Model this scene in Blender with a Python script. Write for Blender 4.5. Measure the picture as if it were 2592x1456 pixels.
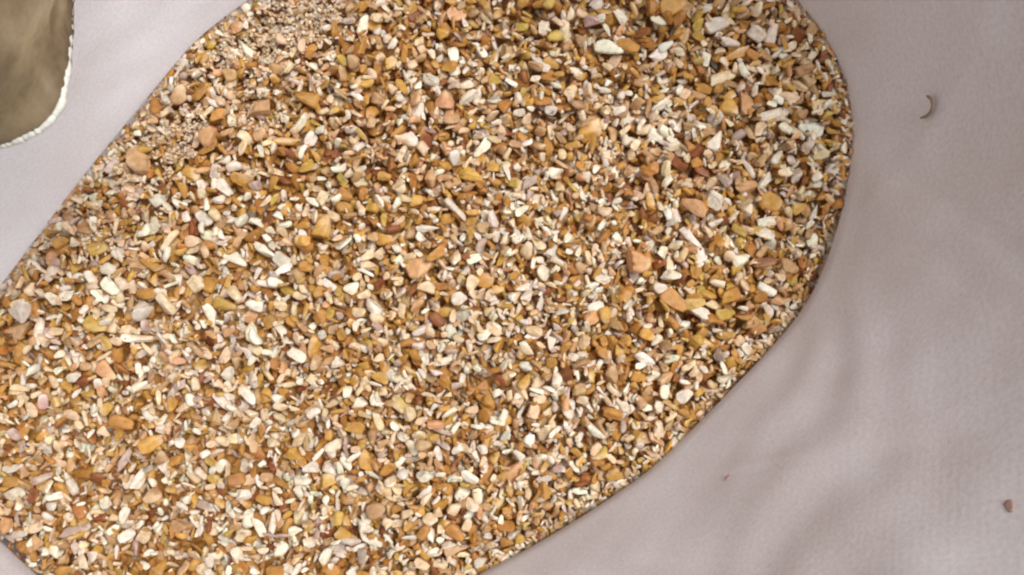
import bpy, math, random
import numpy as np

# ------------------------------------------------------------------ clean start
for o in list(bpy.data.objects):
    bpy.data.objects.remove(o, do_unlink=True)
scene = bpy.context.scene
COL = scene.collection
rng = np.random.default_rng(11)
random.seed(5)

# ------------------------------------------------------------------ camera
S = 0.000107            # metres per photograph pixel on the corn surface (a kernel is about 8 mm)
CAM_H = 0.24            # camera height above the corn
def P(px, py, z=0.0):   # photograph pixel -> point at height z
    f = S * (1.0 - z / CAM_H)
    return ((px - 1296.0) * f, (728.0 - py) * f, z)
cam_d = bpy.data.cameras.new('camera')
cam_d.sensor_width = 36.0
cam_d.lens = 36.0 * CAM_H / (2592 * S)
cam_d.clip_start = 0.005
cam_d.clip_end = 50.0
cam_d.dof.use_dof = True
cam_d.dof.focus_distance = 0.181
cam_d.dof.aperture_fstop = 20.0
cam = bpy.data.objects.new('camera', cam_d)
cam.location = (0, 0, CAM_H)
cam.rotation_euler = (0, 0, 0)
COL.objects.link(cam)
scene.camera = cam

# ------------------------------------------------------------------ world and lights (a shaded room, windows to the upper right and behind the upper left)
world = bpy.data.worlds.new('World')
scene.world = world
world.use_nodes = True
wb = world.node_tree.nodes['Background']
wb.inputs[0].default_value = (0.89, 0.94, 1.0, 1)
wb.inputs[1].default_value = 0.45

def area(name, loc, target, size, power, col):
    d = bpy.data.lights.new(name, 'AREA')
    d.shape = 'RECTANGLE'
    d.size, d.size_y = size
    d.energy = power
    d.color = col
    o = bpy.data.objects.new(name, d)
    o.location = loc
    v = np.array(target) - np.array(loc)
    from mathutils import Vector
    o.rotation_euler = Vector(v).to_track_quat('-Z', 'Y').to_euler()
    COL.objects.link(o)
    return o
area('window_light', (0.62, 0.36, 1.50), (0, 0, 0), (0.6, 0.6), 31.0, (0.99, 0.99, 1.0))
area('far_window_light', (-1.1, 1.1, 0.24), (-0.08, 0.08, 0.06), (0.6, 0.25), 52.0, (0.76, 0.89, 1.0))

scene.view_settings.view_transform = 'Standard'
scene.view_settings.look = 'None'
scene.view_settings.exposure = -0.05
scene.view_settings.gamma = 1.0
scene.view_settings.use_curve_mapping = False
try:
    scene.cycles.max_bounces = 10
    scene.cycles.diffuse_bounces = 6
except Exception:
    pass

# ------------------------------------------------------------------ helpers
def lin(c):
    c = np.asarray(c, float) / 255.0
    return np.where(c <= 0.04045, c / 12.92, ((c + 0.055) / 1.055) ** 2.4)

def mesh_obj(name, verts, faces, mat, parent=None, smooth=True, colors=None, uvs=None):
    me = bpy.data.meshes.new(name)
    verts = np.asarray(verts, dtype=np.float32)
    faces = np.asarray(faces, dtype=np.int32)
    k = faces.shape[1]
    me.vertices.add(len(verts)); me.vertices.foreach_set('co', verts.ravel())
    me.loops.add(faces.size); me.loops.foreach_set('vertex_index', faces.ravel())
    me.polygons.add(len(faces))
    me.polygons.foreach_set('loop_start', np.arange(0, faces.size, k, dtype=np.int32))
    if isinstance(smooth, np.ndarray):
        me.polygons.foreach_set('use_smooth', smooth)
    else:
        me.polygons.foreach_set('use_smooth', np.full(len(faces), bool(smooth)))
    me.update(calc_edges=True)
    if colors is not None:
        a = me.color_attributes.new('Col', 'FLOAT_COLOR', 'POINT')
        c4 = np.ones((len(verts), 4), np.float32); c4[:, :3] = colors
        a.data.foreach_set('color', c4.ravel())
    if uvs is not None:
        u = me.uv_layers.new(name='UVMap')
        u.data.foreach_set('uv', np.asarray(uvs, np.float32)[faces.ravel()].ravel())
    me.materials.append(mat)
    me.validate()
    o = bpy.data.objects.new(name, me)
    COL.objects.link(o)
    if parent is not None:
        o.parent = parent
    return o

def tag(o, label=None, category=None, group=None, kind=None):
    if label: o['label'] = label
    if category: o['category'] = category
    if group: o['group'] = group
    if kind: o['kind'] = kind
    return o

def new_mat(name):
    m = bpy.data.materials.new(name)
    m.use_nodes = True
    nt = m.node_tree
    return m, nt, nt.nodes['Principled BSDF'], nt.nodes['Material Output']

# ------------------------------------------------------------------ materials
def corn_material():
    m, nt, b, out = new_mat('corn')
    N, L = nt.nodes, nt.links
    at = N.new('ShaderNodeAttribute'); at.attribute_name = 'Col'
    tc = N.new('ShaderNodeTexCoord')
    nz = N.new('ShaderNodeTexNoise'); nz.inputs['Scale'].default_value = 650; nz.inputs['Detail'].default_value = 4
    L.new(tc.outputs['Object'], nz.inputs['Vector'])
    mr = N.new('ShaderNodeMapRange')
    mr.inputs[1].default_value = 0.3; mr.inputs[2].default_value = 0.7
    mr.inputs[3].default_value = 0.72; mr.inputs[4].default_value = 1.12
    L.new(nz.outputs['Fac'], mr.inputs[0])
    mx = N.new('ShaderNodeVectorMath'); mx.operation = 'SCALE'
    L.new(at.outputs['Color'], mx.inputs[0]); L.new(mr.outputs[0], mx.inputs['Scale'])
    L.new(mx.outputs[0], b.inputs['Base Color'])
    b.inputs['Roughness'].default_value = 0.5
    b.inputs['Specular IOR Level'].default_value = 0.35
    bp = N.new('ShaderNodeBump'); bp.inputs['Strength'].default_value = 0.35; bp.inputs['Distance'].default_value = 0.0002
    nz2 = N.new('ShaderNodeTexNoise'); nz2.inputs['Scale'].default_value = 2200; nz2.inputs['Detail'].default_value = 2
    L.new(tc.outputs['Object'], nz2.inputs['Vector'])
    L.new(nz2.outputs['Fac'], bp.inputs['Height']); L.new(bp.outputs[0], b.inputs['Normal'])
    return m
M_CORN = corn_material()

def fabric_material(name, rgb, stain, transl, tape=0.0024, stain_amt=0.12, stain_scale=26):
    m, nt, b, out = new_mat(name)
    N, L = nt.nodes, nt.links
    tc = N.new('ShaderNodeTexCoord')
    wob = N.new('ShaderNodeTexNoise'); wob.inputs['Scale'].default_value = 70; wob.inputs['Detail'].default_value = 3
    L.new(tc.outputs['UV'], wob.inputs['Vector'])
    wsc = N.new('ShaderNodeVectorMath'); wsc.operation = 'SCALE'; wsc.inputs['Scale'].default_value = 0.0034
    L.new(wob.outputs['Color'], wsc.inputs[0])
    wad = N.new('ShaderNodeVectorMath'); L.new(tc.outputs['UV'], wad.inputs[0]); L.new(wsc.outputs[0], wad.inputs[1])
    sp = N.new('ShaderNodeSeparateXYZ'); L.new(wad.outputs[0], sp.inputs[0])
    def mth(op, a, bb=None):
        n = N.new('ShaderNodeMath'); n.operation = op
        for i, v in enumerate((a, bb)):
            if v is None: continue
            if isinstance(v, (int, float)): n.inputs[i].default_value = v
            else: L.new(v, n.inputs[i])
        return n.outputs[0]
    k = 2 * math.pi / tape
    # tapes crossing over and under each other
    su = mth('SINE', mth('MULTIPLY', sp.outputs['X'], k))
    sv = mth('SINE', mth('MULTIPLY', sp.outputs['Y'], k))
    au = mth('ABSOLUTE', mth('SINE', mth('MULTIPLY', sp.outputs['X'], k / 2)))
    av = mth('ABSOLUTE', mth('SINE', mth('MULTIPLY', sp.outputs['Y'], k / 2)))
    gap = mth('MINIMUM', mth('MINIMUM', mth('MULTIPLY', au, 5.0), mth('MULTIPLY', av, 5.0)), 1.0)
    weave = mth('ADD', mth('MULTIPLY', mth('MULTIPLY', su, sv), 0.4), mth('MULTIPLY', gap, 0.22))
    fine = N.new('ShaderNodeTexNoise'); fine.inputs['Scale'].default_value = 1100; fine.inputs['Detail'].default_value = 3
    L.new(tc.outputs['UV'], fine.inputs['Vector'])
    hgt = mth('ADD', weave, mth('MULTIPLY', fine.outputs['Fac'], 0.8))
    bp = N.new('ShaderNodeBump'); bp.inputs['Strength'].default_value = 0.13; bp.inputs['Distance'].default_value = 0.0002
    L.new(hgt, bp.inputs['Height'])
    # soft dust stains with their own shape
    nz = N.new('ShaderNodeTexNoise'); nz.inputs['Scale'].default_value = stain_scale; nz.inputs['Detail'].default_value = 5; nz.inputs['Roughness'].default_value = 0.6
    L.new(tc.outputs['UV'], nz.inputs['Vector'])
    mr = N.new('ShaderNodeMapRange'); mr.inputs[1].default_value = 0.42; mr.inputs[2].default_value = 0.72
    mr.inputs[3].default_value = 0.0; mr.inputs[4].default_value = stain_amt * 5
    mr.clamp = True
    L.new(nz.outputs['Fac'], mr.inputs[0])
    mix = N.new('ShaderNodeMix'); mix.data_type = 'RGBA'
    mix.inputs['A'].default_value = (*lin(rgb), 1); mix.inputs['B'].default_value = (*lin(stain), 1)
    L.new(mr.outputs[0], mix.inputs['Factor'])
    g = mth('ADD', mth('MULTIPLY', gap, 0.025), 0.975)
    f2 = mth('ADD', mth('MULTIPLY', fine.outputs['Fac'], 0.34), 0.83)
    sc = N.new('ShaderNodeVectorMath'); sc.operation = 'SCALE'
    L.new(mix.outputs['Result'], sc.inputs[0]); L.new(mth('MULTIPLY', g, f2), sc.inputs['Scale'])
    L.new(sc.outputs[0], b.inputs['Base Color'])
    b.inputs['Roughness'].default_value = 0.62
    b.inputs['Specular IOR Level'].default_value = 0.25
    L.new(bp.outputs[0], b.inputs['Normal'])
    if transl > 0:
        tr = N.new('ShaderNodeBsdfTranslucent'); L.new(sc.outputs[0], tr.inputs['Color']); L.new(bp.outputs[0], tr.inputs['Normal'])
        ms = N.new('ShaderNodeMixShader'); ms.inputs[0].default_value = transl
        L.new(b.outputs[0], ms.inputs[1]); L.new(tr.outputs[0], ms.inputs[2]); L.new(ms.outputs[0], out.inputs['Surface'])
    return m
M_SACK = fabric_material('woven_sack_white', (220, 211, 210), (205, 190, 182), 0.2)
M_FLAP = fabric_material('flap_shade_tan', (140, 120, 92), (70, 48, 28), 0.05, stain_amt=0.2, stain_scale=75)  # shade of the flap face put into a dark tan base, with stains
M_HEM = fabric_material('hem_white', (240, 236, 224), (225, 218, 200), 0.15, tape=0.0012)

def simple_mat(name, rgb, rough=0.7, noise=40, amt=0.25):
    m, nt, b, out = new_mat(name)
    N, L = nt.nodes, nt.links
    tc = N.new('ShaderNodeTexCoord')
    nz = N.new('ShaderNodeTexNoise'); nz.inputs['Scale'].default_value = noise; nz.inputs['Detail'].default_value = 5
    L.new(tc.outputs['Object'], nz.inputs['Vector'])
    mr = N.new('ShaderNodeMapRange'); mr.inputs[3].default_value = 1 - amt; mr.inputs[4].default_value = 1 + amt
    L.new(nz.outputs['Fac'], mr.inputs[0])
    sc = N.new('ShaderNodeVectorMath'); sc.operation = 'SCALE'; sc.inputs[0].default_value = tuple(lin(rgb))
    L.new(mr.outputs[0], sc.inputs['Scale']); L.new(sc.outputs[0], b.inputs['Base Color'])
    b.inputs['Roughness'].default_value = rough
    return m
M_FLOOR = simple_mat('floor_concrete', (140, 132, 122), 0.85, 14, 0.2)
M_HUSK = simple_mat('husk', (150, 130, 110), 0.6, 300, 0.3)
M_SPECK = simple_mat('speck', (166, 134, 122), 0.8, 500, 0.2)

# ------------------------------------------------------------------ outline of the corn where it meets the sack (photograph pixels)
OUT = [(625, 5), (500, 103), (415, 200), (318, 318), (225, 432), (130, 556), (22, 700), (-80, 830), (-170, 980), (-190, 1130),
       (-120, 1260), (0, 1366), (105, 1462), (230, 1560), (420, 1640), (660, 1650), (900, 1590), (1080, 1520), (1225, 1446),
       (1380, 1362), (1510, 1282), (1640, 1190), (1752, 1085), (1855, 980), (1950, 880), (2035, 775), (2090, 660), (2130, 530),
       (2150, 420), (2156, 335), (2142, 240), (2115, 150), (2070, 68), (2005, -8), (1900, -100), (1720, -190), (1480, -240),
       (1200, -230), (940, -170), (760, -80)]
OUT = np.array([P(x, y)[:2] for x, y in OUT])
def closed_spline(pts, n):
    m = len(pts); out = []
    for i in range(m):
        p0, p1, p2, p3 = pts[i - 1], pts[i], pts[(i + 1) % m], pts[(i + 2) % m]
        for t in np.linspace(0, 1, 24, endpoint=False):
            out.append(0.5 * ((2 * p1) + (-p0 + p2) * t + (2 * p0 - 5 * p1 + 4 * p2 - p3) * t ** 2 + (-p0 + 3 * p1 - 3 * p2 + p3) * t ** 3))
    out = np.array(out)
    d = np.r_[0, np.cumsum(np.linalg.norm(np.diff(np.vstack([out, out[:1]]), axis=0), axis=1))]
    u = np.linspace(0, d[-1], n, endpoint=False)
    xx = np.interp(u, d, np.r_[out[:, 0], out[0, 0]]); yy = np.interp(u, d, np.r_[out[:, 1], out[0, 1]])
    return np.c_[xx, yy], u, d[-1]
NP_ = 560
RING, RU, PERIM = closed_spline(OUT, NP_)
tng = np.roll(RING, -1, 0) - np.roll(RING, 1, 0)
tng /= np.linalg.norm(tng, axis=1)[:, None]
area2 = np.sum(RING[:, 0] * np.roll(RING[:, 1], -1) - np.roll(RING[:, 0], -1) * RING[:, 1])
sgn = 1.0 if area2 > 0 else -1.0
NRM = np.c_[tng[:, 1], -tng[:, 0]] * sgn         # outward
def smooth_ring(a, n):
    for _ in range(n): a = (np.roll(a, 1, 0) + 2 * a + np.roll(a, -1, 0)) / 4
    return a
NRM = smooth_ring(NRM, 60); NRM /= np.linalg.norm(NRM, axis=1)[:, None]

# ------------------------------------------------------------------ floor and sack
BASE_Z = -0.30
RIM_Z = 0.15
fl = mesh_obj('floor', [(-3, -3, BASE_Z - 0.004), (3, -3, BASE_Z - 0.004), (3, 3, BASE_Z - 0.004), (-3, 3, BASE_Z - 0.004)], [(0, 1, 2, 3)], M_FLOOR)
tag(fl, kind='structure')

sack = bpy.data.objects.new('sack', None)
sack.location = (0, 0, BASE_Z)
COL.objects.link(sack)
tag(sack, 'open white woven sack whose sides rise all round the cracked corn', 'sack')

ctr = RING.mean(0)
ang = np.arctan2(NRM[:, 1], NRM[:, 0])
# how far the wall leans outward on each side
lean = 0.25 + 0.13 * np.cos(ang + 0.5)
WR = np.random.default_rng(3)
WAVES = []
for _ in range(26):
    lam = WR.uniform(0.009, 0.045); th = WR.uniform(0, math.pi); WAVES.append((2 * math.pi / lam * math.cos(th), 2 * math.pi / lam * math.sin(th), WR.uniform(0, 6.28), lam))
def wall_point(i_arr, z):
    """outward offset of the wall at perimeter index array and height array"""
    u = RU[i_arr] / PERIM * 2 * math.pi
    zz = np.clip(z, -0.3, 0.3)
    off = np.where(zz > 0.004, lean[i_arr] * (zz - 0.004), np.where(zz > 0, 0.0, 0.02 * np.sin(np.clip(-zz / 0.30, 0, 1) * math.pi * 0.9) + 0.003 * np.clip(-zz / 0.004, 0, 1)))
    amp = np.clip(zz / 0.10, 0.0, 1.3)
    f = (np.sin(3 * u + 1.0 + 5 * zz) * 0.9 + np.sin(7 * u + 2.3 - 12 * zz) * 0.8 + np.sin(13 * u + 0.4 + 18 * zz) * 0.55
         + np.sin(22 * u + 1.7 - 25 * zz) * 0.30 + np.sin(37 * u + 14 * zz) * 0.14)
    off = off + 0.0009 * amp * f
    # shallow ripples running along the wall
    off = off + 0.0003 * np.clip(zz / 0.02, 0, 1) * np.clip(np.sin(5 * u + 40 * zz) , 0, 1) * np.sin(zz * 330 + 6 * np.sin(3 * u + 1) + 2.2 * np.sin(11 * u))
    uu = RU[i_arr]; w1 = 0.0
    for (ku, kz, ph, lam) in WAVES:
        w1 = w1 + 0.0022 * lam * np.sin(ku * uu + kz * zz + ph + 0.8 * np.sin(60 * uu + ph))
    # a few soft creases
    for (cu, sl, wd, hh) in CREASES:
        d = (uu - cu * PERIM) - sl * zz
        w1 = w1 + hh * np.exp(-(d / wd) ** 2) * np.clip(zz / 0.03, 0, 1)
    off = off + w1 * np.clip(zz / 0.012, 0, 1)
    return off
CREASES = [(WR.uniform(0, 1), WR.uniform(-1.2, 1.2), WR.uniform(0.0012, 0.004), WR.uniform(-0.0006, 0.0006)) for _ in range(26)]
zs_low = np.linspace(BASE_Z + 0.002, -0.012, 22)
zs_up = np.linspace(-0.008, RIM_Z, 130)
zs = np.r_[zs_low, zs_up]
idx = np.arange(NP_)
rows = []
for z in zs:
    zr = z * (1 + (0.05 * np.sin(RU / PERIM * 2 * math.pi * 2 + 1) + 0.24 * np.cos(ang - 1.05)) * (z / RIM_Z)) if z > 0 else np.full(NP_, z)  # rim raised out of view at the upper right to shade the corn
    off = wall_point(idx, zr)
    if z < -0.25:
        off = off - 0.03 * ((-0.25 - z) / 0.05) ** 2
    xy = RING + NRM * off[:, None]
    rows.append(np.c_[xy, zr + np.zeros(NP_) - BASE_Z])
verts = np.vstack(rows)
nr = len(zs)
faces = []
for r in range(nr - 1):
    a = r * NP_ + idx; b = r * NP_ + (idx + 1) % NP_
    faces.append(np.c_[a, b, b + NP_, a + NP_])
faces = np.vstack(faces)
uv = np.c_[np.tile(RU, nr), np.repeat(zs, NP_)]
body = mesh_obj('sack_body', verts, faces, M_SACK, sack, True, uvs=uv)
WALLV = verts + np.array([0, 0, BASE_Z])
bottom = rows[0].copy()
cpt = np.r_[bottom[:, :2].mean(0), bottom[0, 2]]
bv = np.vstack([bottom, cpt]); bf = np.c_[(idx + 1) % NP_, idx, np.full(NP_, NP_)]
mesh_obj('sack_bottom', bv, bf, M_SACK, sack, True, uvs=bv[:, :2])

def tube(path, rad, nseg=8, closed=False, bump=None):
    path = np.asarray(path, float); n = len(path)
    t = np.roll(path, -1, 0) - np.roll(path, 1, 0)
    if not closed:
        t[0] = path[1] - path[0]; t[-1] = path[-1] - path[-2]
    t /= np.linalg.norm(t, axis=1)[:, None]
    up = np.array([0, 0, 1.0]); s = np.cross(t, up); s /= np.linalg.norm(s, axis=1)[:, None]; w = np.cross(s, t)
    r = np.full(n, rad) if bump is None else rad * bump
    vs = []
    for k in range(nseg):
        a = 2 * math.pi * k / nseg
        vs.append(path + (s * math.cos(a) + w * math.sin(a)) * r[:, None])
    vs = np.stack(vs, 1).reshape(-1, 3)
    fs = []
    m = n if closed else n - 1
    for i in range(m):
        j = (i + 1) % n
        for k in range(nseg):
            fs.append((i * nseg + k, i * nseg + (k + 1) % nseg, j * nseg + (k + 1) % nseg, j * nseg + k))
    dist = np.r_[0, np.cumsum(np.linalg.norm(np.diff(path, axis=0), axis=1))]
    uvt = np.stack([np.repeat(dist, nseg), np.tile(np.arange(nseg) * rad, n)], 1)
    return vs, fs, uvt
tv, tf, tu = tube(rows[-1], 0.0012, 7, True, 1 + 0.25 * np.sin(np.arange(NP_) * 1.9))
mesh_obj('rim_hem', tv, tf, M_HEM, sack, True, uvs=tu)

# folded-in corner of the sack mouth, its shade put into a dark tan colour
EDGE = [(176, -150), (175, -60), (174, 10), (172, 70), (171, 130), (167, 185), (162, 228), (152, 266), (134, 298), (104, 324), (64, 344), (20, 360), (-40, 380), (-130, 404), (-240, 425)]
EDGE = np.array(EDGE, float)
dd = np.r_[0, np.cumsum(np.linalg.norm(np.diff(EDGE, axis=0), axis=1))]
nE = 150
uE = np.linspace(0, dd[-1], nE)
ex = np.interp(uE, dd, EDGE[:, 0]); ey = np.interp(uE, dd, EDGE[:, 1])
for _ in range(10):
    ex[1:-1] = (ex[:-2] + 2 * ex[1:-1] + ex[2:]) / 4; ey[1:-1] = (ey[:-2] + 2 * ey[1:-1] + ey[2:]) / 4
ex = ex + 1.2 * np.sin(uE / 16.0) + 0.8 * np.sin(uE / 7.3 + 1)
ey = ey + 1.2 * np.sin(uE / 13.0 + 2)
tt = uE / dd[-1]
FZ = 0.092 + 0.010 * np.cos((tt - 0.5) * math.pi * 1.6)
edge3 = np.array([P(x, y, z) for x, y, z in zip(ex, ey, FZ)])
# the part of the rim that the flap is folded from
top_ring = rows[-1] + np.array([0, 0, BASE_Z])
i0 = np.argmin(np.linalg.norm(top_ring[:, :2] - np.array([-0.035, 0.122]), axis=1))
i1 = np.argmin(np.linalg.norm(top_ring[:, :2] - np.array([-0.152, 0.005]), axis=1))
step = (i1 - i0)
if abs(step) > NP_ / 2: step -= int(math.copysign(NP_, step))
ii = (i0 + np.linspace(0, step, nE)) % NP_
lo = np.floor(ii).astype(int) % NP_; hi = (lo + 1) % NP_; fr = (ii - np.floor(ii))[:, None]
rim3 = top_ring[lo] * (1 - fr) + top_ring[hi] * fr
nF = 60
fvv, fuv = [], []
for j in range(nF):
    v = j / (nF - 1)
    p = edge3 * (1 - v) + rim3 * v
    # sagging roll: dips just behind the lip, then climbs to the rim
    dip = -0.022 * math.sin(min(v / 0.55, 1.0) * math.pi) ** 1.5 + 0.006 * math.sin(v * math.pi)
    p = p + np.array([0, 0, 1.0]) * dip
    p[:, 2] += 0.0025 * np.sin(tt * 14 + v * 6) * math.sin(v * math.pi) + 0.0016 * np.sin(tt * 31 - v * 9) * math.sin(v * math.pi)
    fvv.append(p - np.array([0, 0, BASE_Z])); fuv.append(np.c_[uE * S * 0.6, np.full(nE, v * 0.06)])
fvv = np.vstack(fvv); fuv = np.vstack(fuv)
ei = np.arange(nE - 1)
ff = np.vstack([np.c_[j * nE + ei, j * nE + ei + 1, (j + 1) * nE + ei + 1, (j + 1) * nE + ei] for j in range(nF - 1)])
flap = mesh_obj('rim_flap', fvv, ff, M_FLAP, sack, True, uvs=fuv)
tag(flap, 'folded-in flap of the sack mouth, coloured a shaded tan brown')
so = flap.modifiers.new('thickness', 'SOLIDIFY'); so.thickness = 0.0009; so.offset = -1
fine_i = np.linspace(0, nE - 1, 520)
ep = np.stack([np.interp(fine_i, np.arange(nE), edge3[:, k]) for k in range(3)], 1) - np.array([0, 0, BASE_Z - 0.0005])
_t = np.gradient(ep[:, :2], axis=0); _n = np.c_[_t[:, 1], -_t[:, 0]]; _n /= np.linalg.norm(_n, axis=1)[:, None]
_away = ep[:, :2] - np.stack([np.interp(fine_i, np.arange(nE), rim3[:, k]) for k in range(2)], 1)
_n *= np.sign((_n * _away).sum(1).mean())
ep[:, :2] += _n * 0.0004
bmp = rng.normal(size=520)
for _ in range(5): bmp[1:-1] = (bmp[:-2] + bmp[1:-1] + bmp[2:]) / 3
bmp = 1.0 + 0.30 * bmp
hv, hf, hu = tube(ep, 0.0006, 8, False, np.clip(bmp, 0.55, 1.7))
tag(mesh_obj('lit_edge_hem', hv, hf, M_HEM, flap, True, uvs=hu), 'frayed edge of the flap, its lit look put in as bright white')  # white cord carries the brightness of the lit flap edge in its colour

# ------------------------------------------------------------------ corn: shapes
def icosphere(sub):
    t = (1 + 5 ** 0.5) / 2
    v = [(-1, t, 0), (1, t, 0), (-1, -t, 0), (1, -t, 0), (0, -1, t), (0, 1, t), (0, -1, -t), (0, 1, -t), (t, 0, -1), (t, 0, 1), (-t, 0, -1), (-t, 0, 1)]
    v = [np.array(p) / np.linalg.norm(p) for p in v]
    f = [(0, 11, 5), (0, 5, 1), (0, 1, 7), (0, 7, 10), (0, 10, 11), (1, 5, 9), (5, 11, 4), (11, 10, 2), (10, 7, 6), (7, 1, 8),
         (3, 9, 4), (3, 4, 2), (3, 2, 6), (3, 6, 8), (3, 8, 9), (4, 9, 5), (2, 4, 11), (6, 2, 10), (8, 6, 7), (9, 8, 1)]
    for _ in range(sub):
        cache = {}; nf = []
        def mid(a, b):
            k = (min(a, b), max(a, b))
            if k not in cache:
                m = v[a] + v[b]; v.append(m / np.linalg.norm(m)); cache[k] = len(v) - 1
            return cache[k]
        for a, b, c in f:
            x, y, z = mid(a, b), mid(b, c), mid(c, a)
            nf += [(a, x, z), (b, y, x), (c, z, y), (x, y, z)]
        f = nf
    return np.array(v), np.array(f)
ICO = [icosphere(0), icosphere(1), icosphere(2)]

def grain(kind, r, sub):
    """unit grain: about -1..1 on each axis, long axis x, flat axis z"""
    v = ICO[sub][0].copy()
    q = random_rot(r); v = v @ q.T
    pw = r.uniform(0.5, 0.78)
    v = np.sign(v) * np.abs(v) ** pw
    if kind == 'kernel':
        v = ICO[sub][0].copy() @ q.T
        v = np.sign(v) * np.abs(v) ** 0.8
        v[:, 1] *= 1.0 - 0.32 * v[:, 0]
        v[:, 2] *= 1.0 - 0.18 * v[:, 0]
        v[:, 2] -= 0.35 * np.exp(-((v[:, 0] - 0.2) ** 2 + v[:, 1] ** 2) * 3) * (v[:, 2] > 0)
        cuts = r.integers(2, 5)
    elif kind == 'flake':
        v[:, 2] = v[:, 2] * 0.9 + 0.9 * (v[:, 1] ** 2) + 0.5 * v[:, 0] ** 2 - 0.5
        cuts = 2
    elif kind == 'sliver':
        v[:, 1] += 0.35 * r.uniform(-1, 1) * (v[:, 0] ** 2 - 0.4) * 1.6
        v[:, 1] *= 1 + 0.35 * r.uniform(-1, 1) * v[:, 0]
        cuts = 3
    elif kind == 'bean':
        v[:, 1] += 0.75 * (v[:, 0] ** 2 - 0.4)
        cuts = 2
    elif kind == 'tri':
        v[:, 1] *= 1.0 - 0.6 * v[:, 0]
        cuts = 3
    else:
        v[:, 1] *= 1 + 0.3 * r.uniform(-1, 1) * v[:, 0]
        v[:, 1] += 0.3 * r.uniform(-1, 1) * (v[:, 0] ** 2 - 0.4)
        cuts = r.integers(3, 6)
    for _ in range(cuts):
        n = r.normal(size=3); n /= np.linalg.norm(n)
        d = r.uniform(0.36, 0.74) if kind != 'kernel' else r.uniform(0.45, 0.8)
        ex_ = v @ n - d
        v = v - np.outer(np.clip(ex_, 0, None), n)
    v += r.normal(size=v.shape) * (0.05 if sub < 2 else 0.025)
    mx = np.abs(v).max(0)
    return v / mx

def random_rot(r):
    q = r.normal(size=4); q /= np.linalg.norm(q); w, x, y, z = q
    return np.array([[1 - 2 * (y * y + z * z), 2 * (x * y - z * w), 2 * (x * z + y * w)], [2 * (x * y + z * w), 1 - 2 * (x * x + z * z), 2 * (y * z - x * w)], [2 * (x * z - y * w), 2 * (y * z + x * w), 1 - 2 * (x * x + y * y)]])
KINDS = ['chip', 'chip', 'chip', 'sliver', 'sliver', 'tri', 'tri', 'bean', 'kernel', 'flake']
BANK1 = [(k, grain(k, rng, 1)) for k in KINDS * 12]
BANK0 = [('chip', grain('chip', rng, 0)) for _ in range(24)]

PAL = {k: lin(c) for k, c in {
    'W': (250, 234, 210), 'L': (226, 211, 190), 'C': (234, 202, 160), 'T': (196, 154, 108), 'G': (206, 156, 76), 'A': (190, 136, 68),
    'Y': (202, 166, 84), 'O': (218, 164, 116), 'M': (190, 162, 146), 'R': (142, 84, 48), 'U': (180, 122, 60)}.items()}
PARTNER = {'W': 'C', 'L': 'W', 'C': 'W', 'T': 'C', 'G': 'C', 'A': 'G', 'Y': 'C', 'O': 'C', 'M': 'W', 'R': 'A', 'U': 'A'}
def grain_colors(v, code, r, kernel=False):
    a = PAL[code] * r.uniform(0.88, 1.08) * (1 + r.normal(size=3) * 0.03)
    b = PAL[PARTNER[code]] * r.uniform(0.9, 1.08)
    n = r.normal(size=3) * np.array([1.0, 0.8, 0.8]); n /= np.linalg.norm(n)
    if kernel: n = np.array([0.97, 0.2 * r.normal(), 0.1])
    t = np.clip((v @ n - r.uniform(-0.1, 0.7)) / 0.6, 0, 1)[:, None] * r.uniform(0.2, 1.0)
    return np.clip(a * (1 - t) + b * t, 0, 0.92)

# ------------------------------------------------------------------ corn: settling grains on a height map
RES = 0.00025
x0, y0 = RING.min(0) - 0.006
x1, y1 = RING.max(0) + 0.006
NX, NY = int((x1 - x0) / RES), int((y1 - y0) / RES)
# signed distance to the outline, on a coarse grid
cs = 0.001
cx = np.arange(x0, x1, cs); cy = np.arange(y0, y1, cs)
GX, GY = np.meshgrid(cx, cy)
gp = np.c_[GX.ravel(), GY.ravel()]
best = np.full(len(gp), 1e9); inside = np.zeros(len(gp), bool)
for i in range(NP_):
    p = RING[i]; q = RING[(i + 1) % NP_]
    best = np.minimum(best, (gp[:, 0] - p[0]) ** 2 + (gp[:, 1] - p[1]) ** 2)
    cond = (p[1] > gp[:, 1]) != (q[1] > gp[:, 1])
    with np.errstate(divide='ignore', invalid='ignore'):
        xi = (q[0] - p[0]) * (gp[:, 1] - p[1]) / (q[1] - p[1]) + p[0]
    inside ^= cond & (gp[:, 0] < xi)
SD = (np.sqrt(best) * np.where(inside, 1, -1)).reshape(GX.shape)
def sd_at(x, y):
    i = np.clip(((np.asarray(y) - y0) / cs + 0.5).astype(int), 0, SD.shape[0] - 1); j = np.clip(((np.asarray(x) - x0) / cs + 0.5).astype(int), 0, SD.shape[1] - 1)
    return SD[i, j]
fx = x0 + (np.arange(NX) + 0.5) * RES; fy = y0 + (np.arange(NY) + 0.5) * RES
FX, FY = np.meshgrid(fx, fy)
TGT = (0.0016 * np.sin(FX * 46 + 0.6) * np.cos(FY * 52 + 0.4) + 0.0010 * np.sin(FX * 110 + FY * 70 + 1.0)).astype(np.float64)
_sdf = SD[np.clip(((fy - y0) / cs + 0.5).astype(int), 0, SD.shape[0] - 1)][:, np.clip(((fx - x0) / cs + 0.5).astype(int), 0, SD.shape[1] - 1)]
TGT -= 0.0022 * np.exp(-np.clip(_sdf, 0, None) / 0.004)
H = TGT - 0.0075
MASK = np.zeros((NY, NX), bool)
def Hs(x, y):
    return H[min(max(int((y - y0) / RES), 0), NY - 1), min(max(int((x - x0) / RES), 0), NX - 1)]

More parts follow.
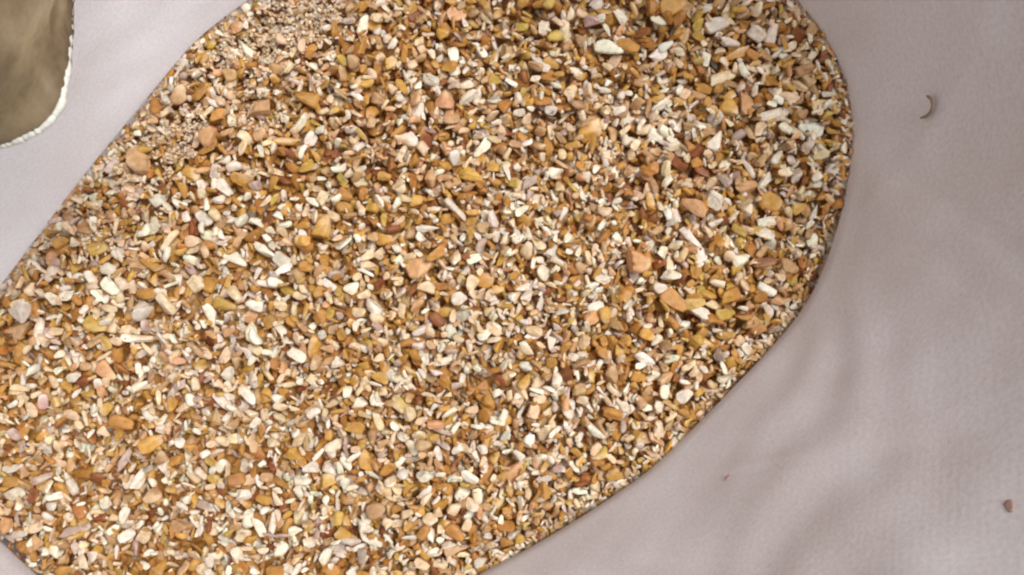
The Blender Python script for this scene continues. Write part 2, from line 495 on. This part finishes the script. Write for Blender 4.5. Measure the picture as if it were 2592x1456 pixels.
def rot_from(heading, pitch, roll):
    ch, sh, cp, sp_, cr, sr = math.cos(heading), math.sin(heading), math.cos(pitch), math.sin(pitch), math.cos(roll), math.sin(roll)
    Rz = np.array([[ch, -sh, 0], [sh, ch, 0], [0, 0, 1]]); Ry = np.array([[cp, 0, -sp_], [0, 1, 0], [sp_, 0, cp]]); Rx = np.array([[1, 0, 0], [0, cr, -sr], [0, sr, cr]])
    return Rz @ Ry @ Rx
ZCAP = 1.0
def settle(x, y, dims, heading, tilt, sink, flat=0.6):
    """rest an ellipsoid-like grain on the height map; returns (rotation, z)"""
    a = np.array(dims) * 0.5
    c, s = math.cos(heading), math.sin(heading)
    pit = math.atan2(Hs(x + c * a[0], y + s * a[0]) - Hs(x - c * a[0], y - s * a[0]), 2 * a[0]) * flat + rng.normal() * tilt
    rol = math.atan2(Hs(x - s * a[1], y + c * a[1]) - Hs(x + s * a[1], y - c * a[1]), 2 * a[1]) * flat + rng.normal() * tilt
    pit = max(-0.8, min(0.8, pit)); rol = max(-0.9, min(0.9, rol))
    R = rot_from(heading, pit, rol)
    C = (R * (a ** 2)) @ R.T
    A = (R * (1 / a ** 2)) @ R.T
    hx, hy = math.sqrt(C[0, 0]), math.sqrt(C[1, 1])
    j0 = max(int((x - hx - x0) / RES), 0); j1 = min(int((x + hx - x0) / RES) + 1, NX)
    i0_ = max(int((y - hy - y0) / RES), 0); i1_ = min(int((y + hy - y0) / RES) + 1, NY)
    dx = fx[j0:j1] - x; dy = (fy[i0_:i1_] - y)[:, None]
    b = A[0, 2] * dx + A[1, 2] * dy
    cc = A[0, 0] * dx * dx + 2 * A[0, 1] * dx * dy + A[1, 1] * dy * dy - 1
    disc = b * b - A[2, 2] * cc
    ok = disc > 0
    sub = H[i0_:i1_, j0:j1]
    if not ok.any():
        return R, Hs(x, y), None
    sq = np.sqrt(np.where(ok, disc, 0))
    zb = (-b - sq) / A[2, 2]; zt = (-b + sq) / A[2, 2]
    need = (sub - zb)[ok]
    k = max(int(len(need) * 0.95) - 1, 0)
    z = np.partition(need, k)[k] - sink * a[2]
    if z - TGT[min(max(int((y - y0) / RES), 0), NY - 1), min(max(int((x - x0) / RES), 0), NX - 1)] > ZCAP:
        return None, z, None      # would perch too high: not placed
    np.copyto(sub, np.maximum(sub, z + zt), where=ok)
    return R, z, (i0_, i1_, j0, j1, ok)

acc_v, acc_f, acc_c, acc_s, acc_h = [], [], [], [], []
def add_grain(x, y, dims, code, bank, tilt=0.3, sink=0.35, smooth=None):
    heading = rng.uniform(0, 2 * math.pi)
    kd, u = bank[rng.integers(len(bank))]
    R, z, _ = settle(x, y, dims, heading, tilt, sink)
    if R is None: return
    v = (u * (np.array(dims) * 0.5)) @ R.T + np.array([x, y, z])
    f = ICO[1][1] if len(u) == 42 else ICO[0][1]
    acc_v.append(v); acc_f.append(f); acc_c.append(grain_colors(u, code, rng))
    acc_h.append(z - TGT[min(max(int((y - y0) / RES), 0), NY - 1), min(max(int((x - x0) / RES), 0), NX - 1)])
    acc_s.append(np.full(len(f), kd in ('kernel', 'bean', 'flake') or rng.random() < 0.15))

def to_px(x, y, z=0.0):
    f = S * (1 - z / CAM_H)
    return 1296 + x / f, 728 - y / f
MEAL = [(690, 50, 125), (800, 40, 70), (360, 415, 65), (668, 285, 60), (560, 130, 40), (245, 590, 50), (480, 320, 60)]
WHITE = [(1210, 790, 170), (1330, 950, 130), (1680, 290, 110), (660, 870, 110), (560, 960, 120), (300, 720, 60), (1450, 620, 130), (680, 1290, 140), (900, 1330, 110), (1160, 170, 90)]
AMBER = [(1120, 90, 120), (1330, 130, 130), (920, 150, 100), (1720, 90, 150), (780, 290, 110), (1960, 230, 130), (2110, 330, 70), (2080, 560, 60), (1990, 700, 80), (1900, 800, 110), (1750, 800, 120), (1080, 660, 90), (850, 960, 90), (420, 650, 80), (1560, 840, 80), (60, 880, 80), (1120, 1230, 70), (260, 1200, 60)]
def field(lst, px, py):
    return max(math.exp(-(((px - a) ** 2 + (py - b) ** 2) / (r * r))) for a, b, r in lst)
CODES = np.array(list('WCLTGAYOMR'))
BASEW = np.array([.20, .265, .075, .17, .095, .075, .025, .03, .045, .025])
WW = np.array([.40, .30, .12, .08, .03, .02, .01, .01, .03, .00])
AW = np.array([.10, .15, .04, .16, .18, .19, .05, .06, .03, .04])
def pick_code(px, py):
    w = BASEW + 0.8 * field(WHITE, px, py) * WW + 1.1 * field(AMBER, px, py) * AW
    return CODES[np.searchsorted(np.cumsum(w / w.sum()), rng.random())]
def rand_pos(n, margin):
    out = []
    while len(out) < n:
        x = rng.uniform(x0, x1, 4 * n); y = rng.uniform(y0, y1, 4 * n)
        k = sd_at(x, y) > margin
        out += list(zip(x[k], y[k]))
    return out[:n]
def rand_dims(mean_px, lo, hi):
    L = float(np.clip(rng.lognormal(math.log(mean_px), 0.38), lo, hi)) * S
    W = L * rng.uniform(0.30, 0.78); T = W * rng.uniform(0.4, 0.8)
    return (L, W, T)

# lower layers, coloured oranger to paint in the warm glow of the gaps
pos = rand_pos(11500 * 2, -0.0003)
for k in range(11500):
    (xa, ya), (xb, yb) = pos[2 * k], pos[2 * k + 1]
    def dfc(x, y): return Hs(x, y) - TGT[min(int((y - y0) / RES), NY - 1), min(int((x - x0) / RES), NX - 1)]
    x, y = (xa, ya) if dfc(xa, ya) < dfc(xb, yb) else (xb, yb)
    px, py = to_px(x, y)
    cd = pick_code(px, py) if rng.random() < 0.4 else 'UUATURAG'[rng.integers(8)]
    add_grain(x, y, rand_dims(31, 15, 50), cd, BANK1, 0.4, 0.25)

# the largest pieces, each where the photograph shows it: x y length width angle colour shape
BIG = """
618 119 75 27 -40 W sliver;516 141 45 28 60 G;640 14 35 26 20 Y;922 66 60 28 75 W;787 351 42 36 80 W kernel;757 315 58 26 45 W bean
541 257 48 25 -30 W;911 122 60 35 80 A;660 155 40 25 -20 C;491 351 45 22 65 C;535 345 60 48 40 O kernel;732 357 75 28 -5 G;779 249 60 40 -20 A
455 240 60 48 70 T kernel;947 188 35 28 -60 C;986 160 45 43 0 G kernel;665 279 84 50 10 T;856 66 50 14 -40 C sliver;853 221 35 25 10 W;784 194 58 14 -45 C sliver
1122 88 32 30 0 G kernel;1061 102 42 28 30 G;1152 180 32 28 0 W kernel;1116 138 45 28 80 L;1061 279 50 30 70 L;1033 351 75 48 -40 W tri;1224 376 65 28 60 W
1188 249 60 28 35 W;1127 257 65 50 70 O kernel;1249 196 40 34 20 Y;1387 11 45 38 60 Y kernel;1321 64 35 28 0 Y;1155 36 50 40 -20 O;1318 304 32 26 20 W
1395 191 50 35 -20 A;1464 193 30 25 0 Y;1506 240 55 22 20 W sliver;1500 329 75 54 50 G kernel;1384 357 50 42 80 A;1542 122 78 40 -20 W tri;1434 72 60 34 -75 C
1567 285 34 28 0 W;1365 155 70 25 -40 L sliver;1542 44 50 38 30 A;1589 116 60 38 -25 A;1509 11 42 34 60 L;1265 119 55 28 30 W;1702 17 70 48 20 G kernel
1788 19 40 22 15 W;1771 64 46 28 60 Y;1818 61 65 38 15 L;1846 108 55 25 -20 W tri;1863 138 92 26 15 G sliver;1824 196 94 30 20 C sliver;1954 88 56 34 70 W
1995 122 45 28 40 W bean;2080 149 50 42 0 R kernel;2053 76 50 30 60 T;2031 221 65 32 -20 C;1998 252 60 32 -20 C;1962 288 84 38 5 L;2026 290 36 34 0 G
2056 323 64 44 -20 W;1849 276 52 44 -50 G kernel;1888 257 60 48 -60 O;1655 340 60 32 -20 W;1807 357 55 40 60 W tri;1672 265 50 28 45 W;1664 138 64 34 35 W
2128 337 48 36 80 O;2076 379 55 28 -35 L;1724 254 36 25 0 G;1954 205 55 44 30 A;1788 227 50 30 -40 A
191 616 45 25 -25 W;255 629 50 38 10 Y kernel;191 679 45 38 -60 G;130 688 55 25 60 W;238 701 45 22 -60 W;291 729 60 32 -40 W;277 679 45 38 20 L
376 740 65 44 -15 A kernel;385 674 70 34 -40 A;429 607 65 26 50 C sliver;484 441 46 42 0 G kernel;576 480 60 30 -45 W tri;595 652 75 32 -20 W;512 552 50 30 -40 L
548 610 50 24 -35 W;393 560 50 16 -5 W sliver;388 508 45 34 20 L;211 574 60 45 -20 O kernel;487 610 42 32 10 C;479 566 60 22 92 R;622 458 60 38 -15 G
570 770 60 44 -20 Y kernel;531 715 50 38 60 A;379 782 55 48 30 L;432 768 65 30 -60 C;670 632 65 34 -40 W;357 414 92 50 -30 T;233 770 40 28 80 A;653 475 36 30 40 M
819 580 76 45 70 G kernel;877 494 50 42 -40 A;1187 439 76 40 -20 G kernel;968 602 44 38 10 G;1082 577 60 25 -8 W;1156 533 74 30 -50 L;1059 671 76 58 30 O kernel
1108 640 66 28 30 A;927 674 48 30 -30 W;1164 757 50 40 -20 W kernel;1225 712 65 48 10 G kernel;822 668 65 24 -65 A sliver;1206 652 55 22 25 W sliver;934 621 55 24 75 L
791 508 45 22 -50 W;725 737 52 28 5 Y;777 425 46 28 20 Y;949 519 60 24 -30 Y;899 743 48 32 -15 A;946 735 38 32 0 G;1123 793 50 28 10 G;1079 732 65 44 -30 C
1203 505 32 24 20 C;833 721 50 26 -45 W;717 657 55 44 -30 L;943 775 55 44 -20 L;775 613 36 32 0 G;775 674 36 28 0 A
1957 511 70 58 -20 G kernel;1888 477 70 38 20 T;1896 535 50 36 60 W tri;1946 558 60 26 5 W;1802 511 50 44 70 L;1755 524 75 40 -40 O;1713 547 50 24 -60 W
1744 602 86 24 -50 W sliver;1610 660 74 68 -30 O kernel;1777 652 50 34 40 W;1846 649 36 32 0 C kernel;1957 618 42 34 80 L;1993 676 58 35 -25 T kernel;1940 732 50 30 -25 W
1943 662 74 24 15 R;1943 781 50 24 -55 W;1805 461 40 34 30 C;1904 422 60 18 -55 W sliver;1948 452 55 22 45 W;2020 444 42 32 80 L;2108 428 34 32 0 L;1981 417 46 25 20 A
1984 450 28 25 0 G;1755 768 55 28 10 Y;1771 790 60 40 -20 W;1705 762 76 44 -40 A;1843 745 55 44 20 A;1907 582 42 22 20 Y;1664 508 38 20 -20 G;1675 732 50 28 -20 L
1719 414 46 40 0 R;2015 762 36 20 20 G;1694 699 55 30 -10 W;1838 792 58 34 10 Y
254 822 60 48 -30 Y kernel;64 783 60 52 60 L tri;97 841 75 28 80 W;53 836 55 50 30 T;19 862 46 24 25 G;191 907 58 18 -60 W sliver;357 858 84 22 -8 W sliver
393 827 34 30 80 W;531 797 62 30 -60 W;409 908 38 34 0 C kernel;276 938 60 46 -40 O kernel;564 905 55 28 65 C;381 1051 48 30 -30 W bean;431 960 38 24 40 W
437 999 50 24 80 L;312 1071 70 40 -12 A kernel;381 1123 72 42 25 G kernel;368 977 50 28 30 W tri;558 1018 60 30 -40 W;174 1024 40 34 80 G;213 999 46 22 10 G
144 1007 60 16 80 W sliver;227 1037 44 20 -75 W;41 996 40 28 -20 Y;453 1035 44 22 30 C;55 943 42 32 -20 T;199 955 44 28 20 L;55 897 55 40 80 A
791 880 66 36 85 G;749 897 58 30 -30 W;653 852 46 30 -60 W bean;702 833 46 25 -50 W;782 830 32 24 0 W;810 803 42 34 70 A;1029 866 50 44 10 A kernel;1070 832 62 22 35 W bean
907 1018 44 34 10 W;1012 960 55 28 -15 W tri;700 1015 36 34 0 W kernel;1034 941 46 22 -35 G;923 927 42 22 5 G;882 932 36 20 20 G;628 999 66 26 -40 W;724 946 62 22 -15 C sliver
1123 919 50 24 15 W;1172 802 48 36 20 L;1089 960 34 26 0 T;1015 1024 55 35 -35 Y;893 1079 60 35 -20 A;841 1018 55 28 35 C;755 1112 70 36 35 C;700 1087 26 24 0 C
641 1115 60 22 100 T flake;1117 1090 70 20 -15 W sliver;957 1062 60 24 -75 C;1175 1084 42 12 20 C sliver
1241 786 38 26 30 C;1269 803 30 28 0 W kernel;1250 833 48 22 -40 C;1347 847 46 24 5 W;1335 880 48 32 -20 W tri;1634 847 46 32 -20 G kernel;1499 805 48 34 20 O
1626 905 70 26 -38 W;1667 957 46 20 -55 W;1432 963 44 13 0 W sliver;1360 955 40 20 10 W;1305 944 36 24 0 W;1543 946 50 36 80 T kernel;1554 988 50 20 -40 W bean
1288 999 42 24 85 C;1319 988 60 28 -55 C tri;1463 993 42 18 10 L;1573 1029 32 30 0 L;1642 1032 44 22 -5 W;1698 1026 46 20 -40 Y;1734 999 46 34 30 W tri
1504 1085 70 26 -30 W bean;1557 1090 36 22 -10 L;1742 1049 60 26 -25 A;1546 1046 50 34 -20 A;1349 1040 40 35 70 C;1548 872 45 40 60 A;1628 990 50 16 -60 W sliver
1244 1018 50 30 -35 A;1410 1079 32 22 80 C;1758 863 46 35 30 G;1656 761 38 22 65 W;1595 767 44 36 20 L
263 1274 46 34 20 W;351 1219 66 28 60 W;467 1158 52 26 95 W;545 1214 38 32 0 Y kernel;144 1244 46 30 -20 G;307 1169 75 20 50 M sliver;199 1203 55 44 30 A;238 1211 38 34 0 R
44 1214 46 30 0 A;28 1255 60 35 20 L;108 1211 66 18 20 M sliver;47 1352 56 22 8 L;174 1349 80 25 15 M sliver;229 1407 40 30 50 W;257 1432 34 26 0 C;348 1363 42 36 -30 C
135 1396 38 30 80 W;415 1410 30 26 0 Y;238 1316 44 24 -10 R;282 1321 30 20 10 C;382 1255 50 38 20 T;30 1186 60 22 15 L sliver;453 1332 50 36 10 T;539 1415 36 28 -80 W tri
276 1117 34 28 30 W;547 1147 50 22 10 C;564 1178 36 30 50 W;511 1283 50 24 -20 M
923 1167 72 40 105 G kernel;738 1150 46 32 10 G;954 1288 50 44 20 T kernel;694 1319 58 24 80 W;664 1324 60 22 -60 W sliver;735 1327 42 34 80 A kernel;785 1269 52 20 75 W
838 1285 40 20 35 W;879 1172 42 30 -60 W tri;874 1227 42 24 85 L;957 1205 50 24 75 C;1053 1161 46 28 20 W tri;1015 1169 36 28 60 W tri;827 1219 46 38 20 Y;893 1368 50 24 -5 L
865 1396 44 36 -30 L;711 1435 55 35 10 A;1156 1391 66 22 20 C sliver;1098 1396 38 34 30 W;1153 1344 56 34 -40 A kernel;857 1310 38 28 80 Y;1009 1321 38 22 -25 W
1111 1299 36 30 70 C;1123 1238 46 34 -20 A;1189 1205 50 26 -40 W;625 1247 42 30 10 L;841 1440 46 30 5 A;622 1274 42 34 0 G;1078 1200 50 38 30 L
1305 1197 68 45 45 O kernel;1352 1161 70 18 8 W sliver;1462 1252 58 22 -8 W;1468 1225 38 22 -10 W;1421 1233 40 24 20 C;1482 1183 42 20 55 W;1600 1180 36 22 20 Y
1556 1200 46 30 20 G;1410 1313 48 18 5 L;1374 1356 42 27 -70 C;1379 1241 42 38 60 A;1291 1236 60 14 10 Y sliver;1498 1268 56 16 12 C sliver;1338 1122 44 34 70 W
1404 1330 42 20 5 Y;1288 1372 42 28 0 A;1219 1420 38 28 20 L;1316 1355 34 26 80 Y;1512 1236 38 28 -20 C;1219 1139 32 28 0 L;1186 1139 42 22 -50 C
"""
big = []
for rec in BIG.replace('\n', ';').split(';'):
    p = rec.split()
    if len(p) < 6: continue
    big.append((float(p[0]), float(p[1]), float(p[2]), float(p[3]), float(p[4]), p[5], p[6] if len(p) > 6 else 'chip'))
if len(big) > 300:
    keep = sorted(sorted(range(len(big)), key=lambda i: -big[i][2] * big[i][3])[:300])
    big = [big[i] for i in keep]
CNAME = {'W': 'white', 'L': 'pale grey', 'C': 'cream', 'T': 'tan', 'G': 'golden', 'A': 'amber', 'Y': 'yellow', 'O': 'pinkish orange', 'M': 'mauve grey', 'R': 'reddish brown'}
KNAME = {'chip': 'chip', 'sliver': 'sliver', 'kernel': 'kernel piece', 'bean': 'curved chip', 'tri': 'wedge', 'flake': 'bran flake'}
SPECIAL = {   # the pieces that catch the eye, described one by one
    (1610, 660): 'large pinkish orange kernel piece right of the middle, pale at one end',
    (1957, 511): 'large golden kernel piece close to the right sack wall, above two white chips',
    (2080, 149): 'reddish brown kernel piece tucked against the upper right sack wall',
    (1824, 196): 'long cream prism-shaped sliver in the upper right of the corn',
    (923, 1167): 'upright golden kernel piece with a pale left face, low in the middle',
    (1305, 1197): 'tan orange kernel piece slanting up to the right near the lower sack wall',
    (1059, 671): 'big orange kernel piece at the middle of the picture',
    (819, 580): 'upright kernel piece, golden on top and pale below, left of the middle',
    (1744, 602): 'longest white sliver right of the middle, slanting down to the right',
    (357, 858): 'long white sliver lying level in the left half of the corn',
    (618, 119): 'long white sliver beside the left sack wall at the top',
    (787, 351): 'rounded white kernel piece in the upper left of the corn',
    (1634, 847): 'small smooth bright golden kernel piece in the lower right of the corn',
    (545, 1214): 'small round yellow kernel piece in the lower left of the corn',
    (254, 822): 'yellow gold kernel piece near the left edge of the picture',
    (1702, 17): 'golden kernel piece at the top edge, toward the right',
    (1033, 351): 'splayed bright white wedge in the upper middle of the corn',
    (641, 1115): 'dull brown pointed bran flake in the lower left of the corn',
    (381, 1051): 'bright white bean-shaped chip in the left half above two amber kernel pieces',
    (1374, 1356): 'cream chip lying against the bottom sack wall',
}
used_labels = set()
def direction(dx, dy):
    a = math.degrees(math.atan2(-dy, dx)) % 360
    return ['right of', 'above and right of', 'above', 'above and left of', 'left of', 'below and left of', 'below', 'below and right of'][int((a + 22.5) // 45) % 8]
def zone(px, py):
    if py < 420: r = 'upper'
    elif py < 900: r = 'middle'
    else: r = 'lower'
    c = 'far left' if px < 350 else 'left' if px < 900 else 'centre' if px < 1350 else 'right' if px < 1800 else 'far right'
    if r == 'middle': return 'in the middle of the corn' if c == 'centre' else c + ' of the corn at mid height'
    return r + ' ' + c + ' of the corn'
def lean_word(L, W, a):
    if L / W < 1.25: return 'stubby'
    a = ((a + 90) % 180) - 90
    if abs(a) < 18: return 'level'
    if abs(a) > 68: return 'upright'
    return 'up-slanting' if a > 0 else 'down-slanting'
def art(w): return ('an ' if w[0] in 'aeiou' else 'a ') + w
def short(b): return CNAME[b[5]] + ' ' + KNAME[b[6]]
def make_label(b, allb):
    px, py, L, W, a, code, kind = b[:7]
    key = (int(px), int(py))
    if key in SPECIAL: return SPECIAL[key]
    size = 'large ' if L * W > 2600 else 'small ' if L * W < 1000 else ''
    nm = lean_word(L, W, a) + ' ' + CNAME[code] + ' ' + KNAME[kind]
    near = sorted((q for q in allb if q[:2] != b[:2]), key=lambda q: math.hypot(q[0] - px, q[1] - py))[:6]
    for sz in (size, '') if size else ('',):
        for q in near[:4]:
            lab = sz + nm + ' just ' + direction(px - q[0], py - q[1]) + ' ' + art(short(q)) + ', ' + zone(px, py)
            if lab not in used_labels and len(lab.split()) <= 16: return lab
    for i in range(5):
        for j in range(i + 1, 6):
            lab = nm + ' near ' + art(short(near[i])) + ' and ' + art(short(near[j])) + ', ' + zone(px, py)
            if lab not in used_labels and len(lab.split()) <= 16: return lab
    for q in near:
        lab = size + nm + ' just ' + direction(px - q[0], py - q[1]) + ' ' + art(lean_word(q[2], q[3], q[4]) + ' ' + short(q))
        if lab not in used_labels and len(lab.split()) <= 16: return lab
    return size + nm + ', ' + zone(px, py)
order = sorted(big, key=lambda b: -b[2] * b[3])
placed = []
for (px, py, L, W, a, code, kind) in order:
    x, y, _ = P(px, py)
    d = float(sd_at(x, y))
    if d < W * S * 0.45:
        continue
    k_ = 1.02
    Wd = W * S * k_; Ld = L * S * k_
    Th = Wd * {'kernel': 0.62, 'flake': 0.3, 'sliver': 0.9, 'bean': 0.8}.get(kind, 0.72)
    R, z, cells = settle(x, y, (Ld, Wd, Th), math.radians(a), 0.14, 0.8, 0.45)
    if cells is not None:
        MASK[cells[0]:cells[1], cells[2]:cells[3]] |= cells[4]
    placed.append((px, py, L, W, a, code, kind, x, y, z, (Ld, Wd, Th), R))

# filling in between, smaller pieces and meal
ins = np.array([sd_at(fx[::8], np.full(len(fx[::8]), yy)) > 0.003 for yy in fy[::8]])
ZCAP = float(np.median((H - TGT)[::8, ::8][ins])) + 0.0036
pos = rand_pos(7800 * 4, -0.0003)
for k in range(7800):
    bestp, bd = None, 1e9
    for (x, y) in pos[4 * k:4 * k + 4]:
        i, j = min(int((y - y0) / RES), NY - 1), min(int((x - x0) / RES), NX - 1)
        d = H[i, j] - TGT[i, j]
        if MASK[i, j] and rng.random() > 0.10: continue
        if d < bd: bestp, bd = (x, y), d
    if bestp is None: continue
    x, y = bestp
    px, py = to_px(x, y)
    m = field(MEAL, px, py)
    if rng.random() < m * 0.85:
        dims = rand_dims(11, 7, 18)
        add_grain(x, y, dims, 'TTCCLT'[rng.integers(6)], BANK0 if dims[0] < 14 * S else BANK1, 0.3, 0.3)
    else:
        add_grain(x, y, rand_dims(27, 11, 46), pick_code(px, py), BANK1, 0.4, 0.2)
for (a, b, r_) in MEAL:
    for _ in range(int(r_ * r_ * 0.12)):
        q = rng.normal(size=2) * r_ * 0.6
        x, y, _z = P(a + q[0], b + q[1])
        if sd_at(x, y) < 0.003: continue
        if MASK[min(int((y - y0) / RES), NY - 1), min(int((x - x0) / RES), NX - 1)] and rng.random() < 0.93: continue
        add_grain(x, y, rand_dims(9, 5, 15), 'CTCCLL'[rng.integers(6)], BANK0, 0.4, 0.3)
for (x, y) in rand_pos(2600, 0.0007):
    i, j = min(int((y - y0) / RES), NY - 1), min(int((x - x0) / RES), NX - 1)
    if MASK[i, j] and rng.random() < 0.93: continue
    add_grain(x, y, rand_dims(12, 6, 18), pick_code(*to_px(x, y)), BANK0, 0.4, 0.2)

# small bits pressed against the sack all along the edge
ins = np.array([sd_at(fx[::8], np.full(len(fx[::8]), yy)) > 0.003 for yy in fy[::8]])
LEVEL = float(np.median((H - TGT)[::8, ::8][ins]))
for k in range(7000):
    i = rng.integers(NP_); bestp, bd = None, 1e9
    for _ in range(8):
        i = rng.integers(NP_)
        q = RING[i] + NRM[i] * rng.uniform(-0.0032, 0.0014)
        d = Hs(*q) - TGT[min(int((q[1] - y0) / RES), NY - 1), min(int((q[0] - x0) / RES), NX - 1)]
        if d < bd: bestp, bd = q, d
    if bd > LEVEL - 0.0002: continue
    add_grain(bestp[0], bestp[1], rand_dims(20, 10, 32), pick_code(*to_px(*bestp)), BANK1, 0.4, 0.2)
ins = np.array([sd_at(fx[::8], np.full(len(fx[::8]), yy)) > 0.003 for yy in fy[::8]])
DZ = -float(np.median((H - TGT)[::8, ::8][ins]))

# the body of the heap under the loose top layers
nrg = 26
bv, bc = [], []
cen = np.array([0.0, -0.005])
for r in range(nrg + 1):
    t = r / nrg
    p = cen + (RING[::4] - cen) * (t * 1.0)
    zz = [TGT[min(max(int((q[1] - y0) / RES), 0), NY - 1), min(max(int((q[0] - x0) / RES), 0), NX - 1)] - 0.0072 for q in p]
    bv.append(np.c_[p, zz])
bv.append(np.c_[RING[::4] + NRM[::4] * 0.004, np.full(len(RING[::4]), BASE_Z + 0.02)])
nb = len(RING[::4]); bv = np.vstack(bv)
bfq = []
bi = np.arange(nb)
for r in range(nrg + 1):
    a = r * nb + bi; b = r * nb + (bi + 1) % nb
    bfq.append(np.c_[a, b, b + nb]); bfq.append(np.c_[a, b + nb, a + nb])
bfq = np.vstack(bfq)
acc_v.append(bv); acc_f.append(bfq); acc_h.append(-1.0); acc_c.append(np.tile(PAL['A'] * 0.9, (len(bv), 1))); acc_s.append(np.ones(len(bfq), bool))
# leave out the odd piece that came to rest perched well above the surface
ok_ = [i for i in range(len(acc_v)) if acc_h[i] < -DZ + 0.0045]
acc_v, acc_f, acc_c, acc_s = [[a_[i] for i in ok_] for a_ in (acc_v, acc_f, acc_c, acc_s)]
base_ = np.r_[0, np.cumsum([len(v) for v in acc_v])]
acc_f = [f + base_[i] for i, f in enumerate(acc_f)]
V = np.vstack(acc_v); V[:, 2] += DZ
heap = mesh_obj('cracked_corn', V, np.vstack(acc_f), M_CORN, None, np.concatenate(acc_s), np.vstack(acc_c))
tag(heap, 'heap of small cracked corn bits and meal filling the white sack', 'corn', kind='stuff')

pr = np.random.default_rng(77)
for (px, py, L, W, a, code, kind, x, y, z, dims, R) in placed:
    u = grain(kind, pr, 2)
    v = (u * (np.array(dims) * 0.5)) @ R.T
    lab = make_label((px, py, L, W, a, code, kind), placed)
    used_labels.add(lab)
    o = mesh_obj('corn_piece', v, ICO[2][1], M_CORN, None, kind in ('kernel', 'bean'), grain_colors(u, code, pr, kind == 'kernel'))
    o.location = (x, y, z + DZ)
    tag(o, lab, 'corn piece', 'largest pieces of cracked corn lying on the heap')

# ------------------------------------------------------------------ bits clinging to the sack wall
from mathutils import Vector
from mathutils.bvhtree import BVHTree
bvh = BVHTree.FromPolygons([tuple(p) for p in WALLV], [tuple(f) for f in faces.tolist()])
def on_wall(px, py):
    d = Vector(P(px, py, 0.0)) - Vector((0, 0, CAM_H)); d.normalize()
    hit, n, _, _ = bvh.ray_cast(Vector((0, 0, CAM_H)), d)
    if n.dot(d) > 0: n = -n
    return hit, n
def stick(name, px, py, verts, faces_, mat, label, cat, spin=0.0, lift=0.0002):
    hit, n = on_wall(px, py)
    q = n.to_track_quat('Z', 'Y')
    o = mesh_obj(name, verts, faces_, mat, None, True)
    o.rotation_mode = 'QUATERNION'
    from mathutils import Quaternion
    o.rotation_quaternion = q @ Quaternion((0, 0, 1), spin)
    o.location = hit + n * lift
    tag(o, label, cat)
    return o
# curled husk: a thin strip rolled along a hook-shaped path
hp = []
for k in range(24):
    t = k / 23
    a = math.radians(140 - 170 * t)
    rr = 0.0019 * (1 + 0.5 * t)
    hp.append((rr * math.cos(a), rr * 1.25 * math.sin(a)))
hp = np.array(hp)
hvv, hff = [], []
for k in range(24):
    t = k / 23
    w = 0.0017 * math.sin(math.pi * (0.12 + 0.8 * t)) + 0.0002
    n = hp[k] / np.linalg.norm(hp[k])
    for s_, zz in ((-0.5, 0.0001), (0.0, 0.0008), (0.5, 0.0012)):
        hvv.append((*(hp[k] + n * w * s_), zz + 0.0002 * math.sin(5 * t)))
for k in range(23):
    for m in range(2):
        a = k * 3 + m
        hff.append((a, a + 1, a + 4, a + 3))
hk = stick('husk_fleck', 2348, 266, hvv, hff, M_HUSK, 'small curled husk fleck stuck on the white sack wall at upper right', 'husk', 0.2)
sm = hk.modifiers.new('thickness', 'SOLIDIFY'); sm.thickness = 0.0002
for (px, py, sz, sq, lab) in [(1842, 1212, 0.0010, 0.3, 'tiny grey brown speck on the sack wall just below the corn edge'),
                              (2556, 1283, 0.0014, 0.9, 'small reddish brown speck on the sack wall at the lower right corner')]:
    u = grain('chip', pr, 1) * np.array([sz, sz * 0.65, sz * 0.3])
    stick('crumb_speck', px, py, u, ICO[1][1], M_SPECK, lab, 'crumb', sq, 0.0001)
print('grains', len(acc_v), 'tris', sum(len(f) for f in acc_f), 'placed', len(placed), 'DZ', DZ)
